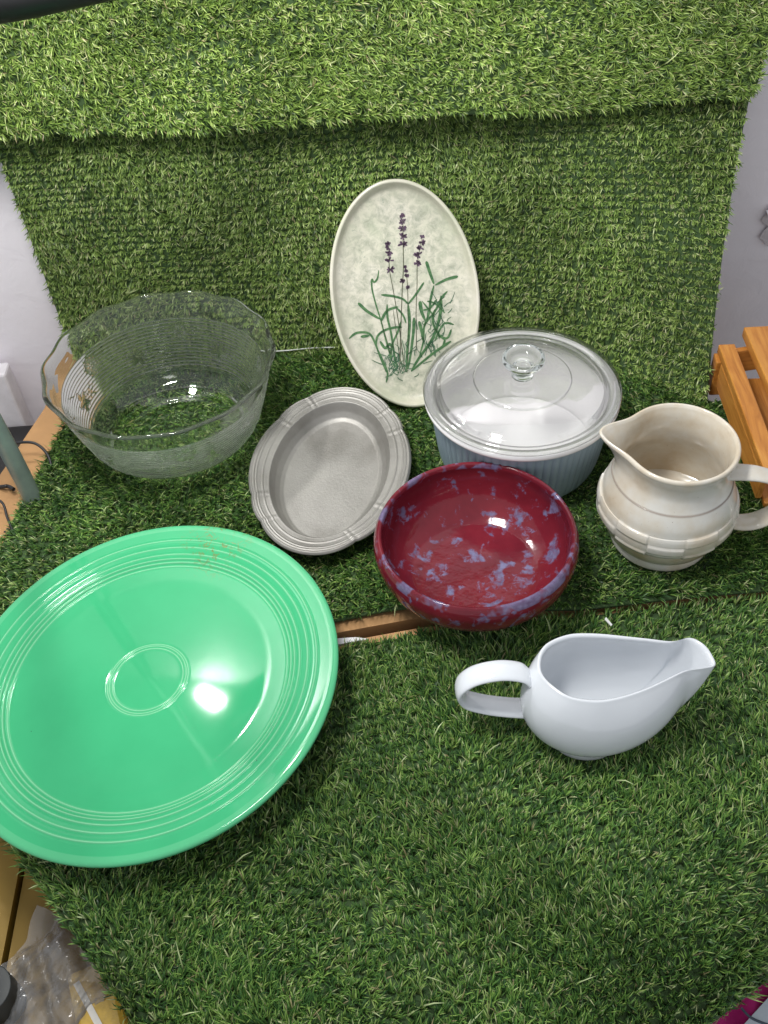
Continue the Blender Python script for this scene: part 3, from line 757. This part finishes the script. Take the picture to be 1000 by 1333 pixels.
    def paint(name, c1, c2):
        m_, nt_, b2 = newmat(name); nn_ = noise(nt_, 160, 4, .7); rr2 = ramp(nt_, [(.35, c1), (.65, c2)]); nt_.links.new(nn_.outputs[0], rr2.inputs[0]); nt_.links.new(rr2.outputs[0], b2.inputs['Base Color']); b2.inputs['Roughness'].default_value = .3
        return m_
    GR = paint('leaf_green_print', (.022, .085, .03), (.09, .19, .075)); GD = paint('dark_green_print', (.02, .07, .04), (.05, .15, .07))
    ST = paint('stem_print', (.05, .045, .035), (.10, .12, .06)); PU = paint('lavender_print_ink', (.045, .025, .045), (.13, .08, .13))
    g = np.random.default_rng(5)
    lw = .0011
    leaves = [([(358, 545), (352, 585), (335, 605), (324, 590), (325, 640), (345, 720), (370, 800), (395, 900), (425, 1000), (455, 1060)], 1.0, .6),
        ([(255, 708), (300, 750), (365, 790)], 1.7, 1.2), ([(370, 668), (430, 675), (480, 690), (505, 715)], 1.3, .9), ([(505, 715), (545, 665), (585, 605)], 1.0, 1.1),
        ([(596, 500), (612, 550), (635, 615)], 1.8, 1.2), ([(635, 620), (618, 690), (610, 760), (585, 830), (582, 900), (560, 980)], 1.3, .8), ([(755, 576), (700, 590), (640, 620)], 1.7, 1.0),
        ([(210, 885), (250, 858), (310, 862), (340, 910), (362, 970), (395, 1055)], 1.3, .8), ([(268, 878), (312, 872)], 1.6, 1.2),
        ([(400, 715), (402, 780), (420, 860), (435, 960), (452, 1040)], 1.2, .9), ([(475, 830), (430, 833), (380, 850), (350, 880), (345, 930)], 1.3, 1.0),
        ([(370, 800), (400, 748), (455, 728)], 1.4, 1.2), ([(565, 700), (572, 750), (590, 795)], 2.2, 1.2), ([(702, 650), (670, 688), (640, 750), (600, 800), (585, 830)], 1.2, .9),
        ([(670, 672), (668, 750), (650, 830), (620, 900), (560, 985), (520, 1050)], 1.7, 1.2), ([(735, 817), (690, 810), (660, 850), (640, 900)], 1.0, .9),
        ([(722, 840), (700, 885), (650, 870)], 1.0, 1.2), ([(720, 900), (660, 940), (600, 985), (520, 1052)], 1.5, 1.0), ([(560, 800), (573, 850), (583, 905)], 1.8, 1.2),
        ([(535, 782), (532, 850), (520, 950), (505, 1040)], 1.8, .9), ([(505, 715), (512, 800), (508, 880), (500, 960), (498, 1055)], 1.7, 1.0), ([(365, 900), (390, 935), (412, 915), (430, 935)], 1.4, 1.4),
        ([(345, 930), (380, 1000), (402, 1060), (395, 1105)], 1.0, .9), ([(640, 740), (628, 800), (655, 860), (690, 895)], 1.3, 1.1), ([(600, 700), (640, 712), (690, 760)], .9, .8),
        ([(580, 745), (615, 735), (650, 690)], .9, .9), ([(450, 735), (480, 770), (495, 810)], 1.1, .8), ([(575, 700), (640, 780)], .9, .8),
        ([(470, 800), (455, 850), (425, 920), (420, 990)], 1.1, .8), ([(660, 940), (680, 925), (690, 890)], 1.3, 1.1)]
    leaves = [(p, w0 * .00122, w1 * .00122) for p, w0, w1 in leaves]
    strokes('leaf_print', leaves, GR)
    tang = []
    for i in range(60):
        x = g.normal(455, 45); y = g.normal(1020, 38); an = g.normal(-1.57, 1.0); L = g.uniform(25, 75)
        if y > 1085: y = 1080
        tang.append(([(x, y), (x + L * .5 * math.cos(an) + g.normal(0, 7), y + L * .5 * math.sin(an)), (x + L * math.cos(an), y + L * math.sin(an))], .00055, .0003))
    for i in range(55):
        y = g.uniform(700, 980); x = g.normal(645 - (y - 800) * .22, 28); an = g.uniform(-2.4, -.6); L = g.uniform(25, 70)
        tang.append(([(x, y), (x + L * .5 * math.cos(an) + g.normal(0, 7), y + L * .5 * math.sin(an)), (x + L * math.cos(an), y + L * math.sin(an))], .00055, .0003))
    strokes('undergrowth_print', tang, GD)
    stems = [([(480, 290), (480, 400), (482, 520), (476, 640), (470, 800), (466, 950), (460, 1060)], .00050, .0006), ([(408, 420), (412, 540), (430, 640), (450, 760), (470, 900), (490, 1055)], .0004, .0006),
        ([(575, 385), (552, 510), (550, 620), (545, 760), (547, 900), (545, 960)], .0004, .0005), ([(497, 560), (503, 640), (505, 760), (508, 900), (500, 1060)], .0004, .0005),
        ([(430, 740), (445, 850), (460, 960), (485, 1060)], .0004, .0004), ([(370, 800), (400, 900), (425, 990)], .0004, .0004)]
    strokes('stem_print', stems, ST)
    fl_ = []
    def whorl(x, y, s):
        for k in range(11):
            an = g.uniform(PI * .98, PI * 2.02) if k < 7 else g.uniform(0, PI); L = s * g.uniform(.75, 1.25)
            fl_.append(([(x + g.normal(0, 2), y + g.normal(0, 2)), (x + L * math.cos(an), y + L * .8 * math.sin(an))], .0007, .0012))
    for y, s in [(268, 16), (298, 20), (332, 20), (374, 23), (412, 22)]: whorl(476 + (y - 268) * .02, y + 4, s)
    for x, y, s in [(404, 408, 13), (406, 430, 17), (409, 458, 18), (412, 492, 20), (416, 538, 22)]: whorl(x, y + 3, s)
    for x, y, s in [(575, 374, 12), (575, 402, 18), (566, 430, 17), (557, 464, 22), (551, 508, 19)]: whorl(x, y + 3, s)
    for x, y, s in [(492, 525, 9), (494, 545, 11), (498, 568, 12), (503, 628, 11), (475, 595, 13)]: whorl(x, y + 3, s)
    strokes('flower_print', fl_, PU)
make_lavender()

# ------------------------------------------------------------------ turf mats
def mat_thing(label, S, loc, **kw):
    t = empty('turf_mat', (0, 0, 0), label, 'turf mat')
    backing(t, S); n = turf(t, S, **kw)
    return n
tot = 0
tot += mat_thing('upper sheet of artificial grass overlapping the sheet below it', S_up, None, approx_w=1.03, approx_h=.31, mat=G_WALL, lean=(.75, -.15), seed=11, swirl=.25, nb=12, L=(.009, .016))
tot += mat_thing('artificial grass sheet hanging on the wall behind the oval plate', S_low, None, approx_w=.88, approx_h=.40, mat=G_LOW, lean=(-.15, -.65), seed=12, swirl=.35, nb=13, L=(.007, .0125), jit=.08)
tot += mat_thing('artificial grass sheet on the rear table under the bowls and pitcher', S_rear, None, approx_w=1.0, approx_h=.46, mat=G_FLOOR, lean=(-.1, -.5), seed=13, nb=10, L=(.009, .017), press=True)
tot += mat_thing('artificial grass sheet on the front table under the gravy boat', S_front, None, approx_w=.98, approx_h=.42, mat=G_FLOOR, lean=(.15, .45), seed=14, nb=10, L=(.009, .018), press=True)
assert tot < 560000, tot
print('blades', tot, 'tris', tot * 5)

low = [o for o in bpy.data.objects if o.get('label', '').startswith('artificial grass sheet hanging')][0]
tube('edge_thread', [tuple(onz_(x, y, .014)) for x, y in [(345, 458), (375, 456), (405, 453), (436, 452)]], .0009, simple('pale_thread', (.6, .62, .58), .6), low, 6, 5)
# ------------------------------------------------------------------ boxes under the mats
b1 = empty('cardboard_box', (-.1, .08, -.26), 'brown cardboard box under the rear turf, its edge showing left of the mat', 'cardboard box')
def slab(name, pts, z0, z1, mat, parent):
    n = len(pts); px_, py_, pz_ = parent.location
    V = [(x - px_, y - py_, z0 - pz_) for x, y in pts] + [(x - px_, y - py_, z1 - pz_) for x, y in pts]
    Fs = [tuple(range(n))[::-1], tuple(range(n, 2 * n))] + [(i, (i + 1) % n, n + (i + 1) % n, n + i) for i in range(n)]
    return mesh_obj(name, V, Fs, mat, parent, False)
slab('box_body', [(-.478, -.178), (-.078, -.163), (-.05, -.1590), (.03, -.1490), (.09, -.152), (.60, -.150), (.60, .10), (.42, .14), (.33, .25), (.15, .33), (-.428, .352), (-.437, .242), (-.468, .131), (-.500, .03)], -.26, -.0075, M_CARD, b1)
INK = simple('printed_ink', (.02, .018, .015), .8)
def symb():
    V, Fs = [], []
    def poly(pts):
        k = len(V); V.extend([(x + .1, y - .08, -.0070 + .26) for x, y in pts]); Fs.append(tuple(range(k, k + len(pts))))
    c0 = onz_(5, 705, -.007)
    for i in range(11):
        a = i * 2 * PI / 11; q = []
        for rr_, da in ((.0020, 0), (.0052, -.18), (.0074, -.05), (.0070, .16), (.0045, .12)): q.append((c0[0] + rr_ * math.cos(a + da), c0[1] + rr_ * math.sin(a + da)))
        poly(q)
    c1 = onz_(13, 688, -.007)
    for i in range(4):
        for j in range(3):
            x = c1[0] + (i - 1.5) * .0034 + j * .0022; y = c1[1] + (j - 1) * .0044 - i * .0018
            poly([(x - .0013, y - .0016), (x + .0014, y - .0012), (x + .0012, y + .0016), (x - .0015, y + .0013)])
    return mesh_obj('printed_symbol', V, Fs, INK, b1, False)
symb()
# front support: plank end showing in the gap
M_WOODP = simple('raw_board', (.50, .27, .12), .7, nscale=25, namt=.2, bmp=.2)
b2 = empty('support_board', (.02, -.35, -.03), 'raw wooden board edge showing in the gap between two turf sheets', 'board')
slab('board_body', [(-.33, -.181), (-.062, -.1680), (-.030, -.1645), (.03, -.1570), (.10, -.1560), (.60, -.1540), (.60, -.26), (.20, -.46), (-.12, -.46), (-.30, -.30)], -.05, -.0145, M_WOODP, b2)
M_TAPE = simple('silver_tape', (.62, .62, .64), .3)
slab('silver_edging', [(-.080, -.1760), (-.078, -.1650), (-.040, -.1655), (-.026, -.1690)], -.020, -.0105, M_TAPE, b2)

# ------------------------------------------------------------------ small scrap
sx, sy, _ = onz_(790, 812, .008)
tag(mesh_obj('paper_scrap', [(-.002, .003, .012), (.0035, -.004, .009), (.0050, -.0030, .010), (-.0003, .0045, .0135), (-.002, .003, .0112), (.0035, -.004, .0082)], [(0, 1, 2, 3), (4, 5, 1, 0)], simple('white_paper', (.8, .8, .8), .7), None, False), 'tiny white scrap lying on the turf above the gravy boat', 'scrap').location = (sx, sy, 0)

# ------------------------------------------------------------------ crate on the right
def wood_mat():
    m, nt, b = newmat('varnished_pine')
    tc = N(nt, 'ShaderNodeTexCoord'); mp = N(nt, 'ShaderNodeMapping'); mp.inputs['Scale'].default_value = (28, 3.0, 28)
    nt.links.new(tc.outputs['Object'], mp.inputs[0])
    n1 = noise(nt, 3.2, 6, .6, 1.2, vec=mp.outputs[0]); r1 = ramp(nt, [(.3, (.34, .12, .022)), (.5, (.50, .20, .038)), (.7, (.60, .28, .06))]); nt.links.new(n1.outputs[0], r1.inputs[0])
    nt.links.new(r1.outputs[0], b.inputs['Base Color']); b.inputs['Roughness'].default_value = .38; bump(nt, b, n1.outputs[0], .12, .001)
    return m
M_PINE = wood_mat()
cr = empty('wooden_crate', (.46, .12, 0), 'orange varnished slatted wooden crate standing behind the pitcher', 'crate')
def plank(name, x0, y0, x1, y1, wd, z0, z1, off=0):
    L = math.hypot(x1 - x0, y1 - y0); a = math.atan2(y1 - y0, x1 - x0) - PI / 2
    o = box(name, (0, 0, 0), (wd, L, z1 - z0), M_PINE, cr, 0, .0015)
    o.location = ((x0 + x1) / 2 - .46, (y0 + y1) / 2 - .12, (z0 + z1) / 2); o.rotation_euler = (0, 0, a)
    return o
plank('slat', .437, .181, .4235, -.040, .020, .048, .060)
plank('slat', .483, .206, .472, -.045, .036, .050, .064)
plank('side_panel', .4295, .160, .4185, -.036, .007, .012, .047)
plank('leg', .4315, .181, .4300, .162, .016, -.006, .047)
plank('end_panel', .440, .183, .520, .192, .008, .012, .047)
plank('leg', .520, .190, .519, .171, .016, -.006, .049)
plank('base_panel', .478, .170, .466, -.045, .085, .004, .011)

# ------------------------------------------------------------------ pole, clamp and cables on the left
M_POLE = simple('grey_green_metal', (.27, .33, .31), .35, metal=.35, nscale=20, namt=.2)
pb0 = onz_(50, 664, -.02)
pl = empty('light_stand_pole', tuple(pb0), 'grey green metal pole rising beside the left edge of the turf', 'pole')
th = np.linspace(0, 2 * PI, 24, endpoint=False)
tube('tube', [(0, 0, -.55), (0, 0, 0), (-.012, -.004, .30), (-.03, -.01, .95)], .0108, M_POLE, pl, 24, 6, up=(0, 1, 0))
tube('collar', [(0, 0, -.012), (0, 0, .004)], .0128, M_BLACK, pl, 20, 3, up=(0, 1, 0))
tube('screw', [(.012, -.004, -.003), (.022, -.006, -.001)], .0042, M_BLACK, pl, 12, 3)
def cable(label, pix, rad=.0018):
    pts = [onz_(x, y, z) for x, y, z in pix]; o0 = np.array(pts[0])
    o = tube('cable', [tuple(np.array(p) - o0) for p in pts], rad, M_BLACK, None, 10, 10); o.location = tuple(o0)
    tag(o, label, 'cable')
cable('black cable looping behind the pole onto the cardboard', [(-40, 600, -.03), (0, 585, .01), (20, 577, .02), (45, 577, .02), (62, 592, .01), (68, 615, 0), (67, 634, -.004)])
cable('short black cable ending beside the cardboard left of the pole', [(-50, 640, -.05), (0, 634, -.005), (10, 633, -.002), (18, 637, .0)], .0024)
cable('thin black cable hanging down past the printed symbols', [(-40, 640, .02), (0, 652, .01), (10, 675, .004), (22, 700, .0), (45, 725, -.002)], .0015)
o = box('dark_gap_block', (0, 0, 0), (.50, .44, .30), simple('dark_gap_black', (.018, .017, .018), .6), None, 0, .008)  # dark block added to stand for the shaded void beside the cardboard
o.location = (-.735, .115, -.26); tag(o, 'added dark block filling the shaded gap left of the brown cardboard box', 'case')
# ------------------------------------------------------------------ black bar top left
bp = [CAM + (lambda d: d / np.linalg.norm(d))(FW * F_PX + RT * (x - 500) + UP * (666.5 - y)) * t_ for x, y, t_ in [(-160, 14, .93), (0, -6, .95), (80, -22, .95), (220, -52, .97)]]
o0 = bp[0]
o = tube('black_bar', [tuple(p - o0) for p in bp], .020, M_BLACK, None, 24, 8); o.location = tuple(o0)
tag(o, 'black rounded bar crossing the top left corner over the turf', 'bar')

# ------------------------------------------------------------------ bottom left: yellow box, bag, packet
M_YEL = simple('yellow_card', (.27, .165, .02), .55, nscale=8, namt=.15)
yb = empty('yellow_box', (-.42, -.42, -.20), 'dull yellow box lid below the left front edge of the turf', 'box')
slab('lid_panel', [(-.62, -.70), (-.405, -.70), (-.408, -.20), (-.62, -.20)], -.22, -.150, M_YEL, yb)
slab('side_flap', [(-.401, -.70), (-.18, -.70), (-.24, -.20), (-.404, -.20)], -.22, -.156, M_YEL, yb)
dk = onz_(-6, 1300, -.13)
o = lathe('dark_tin', smoothprof([(.0, 0), (.020, 0), (.022, .004), (.0225, .04), (.020, .046), (.0, .047)], 5), 40, simple('dark_grey_plastic', (.03, .035, .035), .5), None)
o.location = (dk[0], dk[1], -.150); tag(o, 'round dark grey tin at the bottom left corner', 'tin')
# crumpled clear bag
def bag():
    c = onz_(62, 1288, -.13)
    g = np.random.default_rng(21)
    nu, nv = 64, 64
    U, Vv = np.meshgrid(np.linspace(-1, 1, nu), np.linspace(-1, 1, nv), indexing='ij')
    def nz(s, k):
        r = 0
        for i in range(k):
            a = g.uniform(0, 6.28); f = s * g.uniform(.6, 1.6); p = g.uniform(0, 6.28)
            r = r + np.abs(np.sin((U * math.cos(a) + Vv * math.sin(a)) * f + p + .9 * np.sin(Vv * 2 + p))) * 1.0
        return r / k
    rho = np.sqrt(U ** 2 + Vv ** 2)
    z = .030 * np.clip(1 - rho ** 2 * .75, 0, 1) + .030 * (nz(4, 4) - .6) + .012 * (nz(11, 4) - .6)
    sq = .047
    X_ = U * sq * (1 + .25 * nz(3, 3)) ; Y_ = Vv * sq * 1.35 * (1 + .2 * nz(3, 3))
    an = -.35
    z = z + .006 * (nz(22, 4) - .6)
    V = np.stack([X_ * math.cos(an) - Y_ * math.sin(an), X_ * math.sin(an) + Y_ * math.cos(an), np.maximum(z, .001 + .003 * nz(6, 2))], -1).reshape(-1, 3)
    m, nt, b = newmat('clear_plastic_film'); nt.nodes.remove(b); out = nt.nodes['Material Output']
    tr = N(nt, 'ShaderNodeBsdfTransparent'); tr.inputs[0].default_value = (.93, .93, .93, 1)
    df = N(nt, 'ShaderNodeBsdfDiffuse'); df.inputs[0].default_value = (.75, .77, .80, 1)
    gl = N(nt, 'ShaderNodeBsdfGlossy'); gl.inputs['Roughness'].default_value = .12
    lw_ = N(nt, 'ShaderNodeLayerWeight'); lw_.inputs[0].default_value = .35
    m1 = N(nt, 'ShaderNodeMixShader'); m1.inputs[0].default_value = .20; nt.links.new(tr.outputs[0], m1.inputs[1]); nt.links.new(df.outputs[0], m1.inputs[2])
    m2 = N(nt, 'ShaderNodeMixShader'); nt.links.new(lw_.outputs['Fresnel'], m2.inputs[0]); nt.links.new(m1.outputs[0], m2.inputs[1]); nt.links.new(gl.outputs[0], m2.inputs[2])
    nt.links.new(m2.outputs[0], out.inputs[0])
    o = mesh_obj('plastic_bag', V, gridfaces(nu, nv), m, None, False); o.location = (c[0], c[1], -.148)
    tag(o, 'crumpled clear plastic bag on the yellow box', 'plastic bag')
bag()
c = onz_(125, 1305, -.135)
o = box('yellow_packet', (0, 0, 0), (.045, .075, .016), simple('glossy_yellow_film', (.62, .40, .06), .2, coat=.6, nscale=50, namt=.35, bmp=.6, bscale=45), None, 0, .006)
o.location = (c[0], c[1], -.143); o.rotation_euler = (0, 0, .35); tag(o, 'glossy yellow packet with a pale stripe beside the clear bag', 'packet')
st = box('pale_stripe', (-.006, -.004, .0084), (.006, .060, .001), simple('pale_print', (.75, .72, .66), .35), o, .25, 0)
# ------------------------------------------------------------------ bottom right: pink cloth and pale case
def cloth():
    nu, nv = 50, 30
    U, Vv = np.meshgrid(np.linspace(0, 1, nu), np.linspace(0, 1, nv), indexing='ij')
    d = np.array([.30, .165]); d /= np.linalg.norm(d); nrm = np.array([d[1], -d[0]])
    X_ = .167 + d[0] * U * .30 + nrm[0] * Vv * .058; Y_ = -.546 + d[1] * U * .30 + nrm[1] * Vv * .058
    Z_ = -.122 + .004 * np.sin(U * 30 + 3 * Vv) * Vv + .003 * np.sin(U * 57 + Vv * 7)
    o = mesh_obj('pink_cloth', np.stack([X_ - .3, Y_ + .55, Z_ + .1], -1).reshape(-1, 3), gridfaces(nu, nv), simple('magenta_fabric', (.55, .015, .20), .8, bmp=.3), None)
    o.location = (.3, -.55, -.1); tag(o, 'bright pink cloth under the right front edge of the turf', 'cloth')
    md = o.modifiers.new('thick', 'SOLIDIFY'); md.thickness = .0015
cloth()
pc = empty('pale_case', (.33, -.56, -.15), 'pale blue grey plastic case with a dark curved line, bottom right corner', 'case')
slab('case_body', [(.2244, -.573), (.47, -.396), (.60, -.60), (.35, -.72)], -.17, -.112, simple('pale_blue_plastic', (.50, .56, .62), .35), pc)
c1 = [np.array(onz_(x, y, -.112)) - np.array([.33, -.56, -.15]) for x, y in [(965, 1312), (978, 1325), (1000, 1334), (1030, 1340)]]
tube('dark_seam', [tuple(p) for p in c1], .0012, simple('navy_line', (.05, .07, .10), .5), pc, 8, 8)
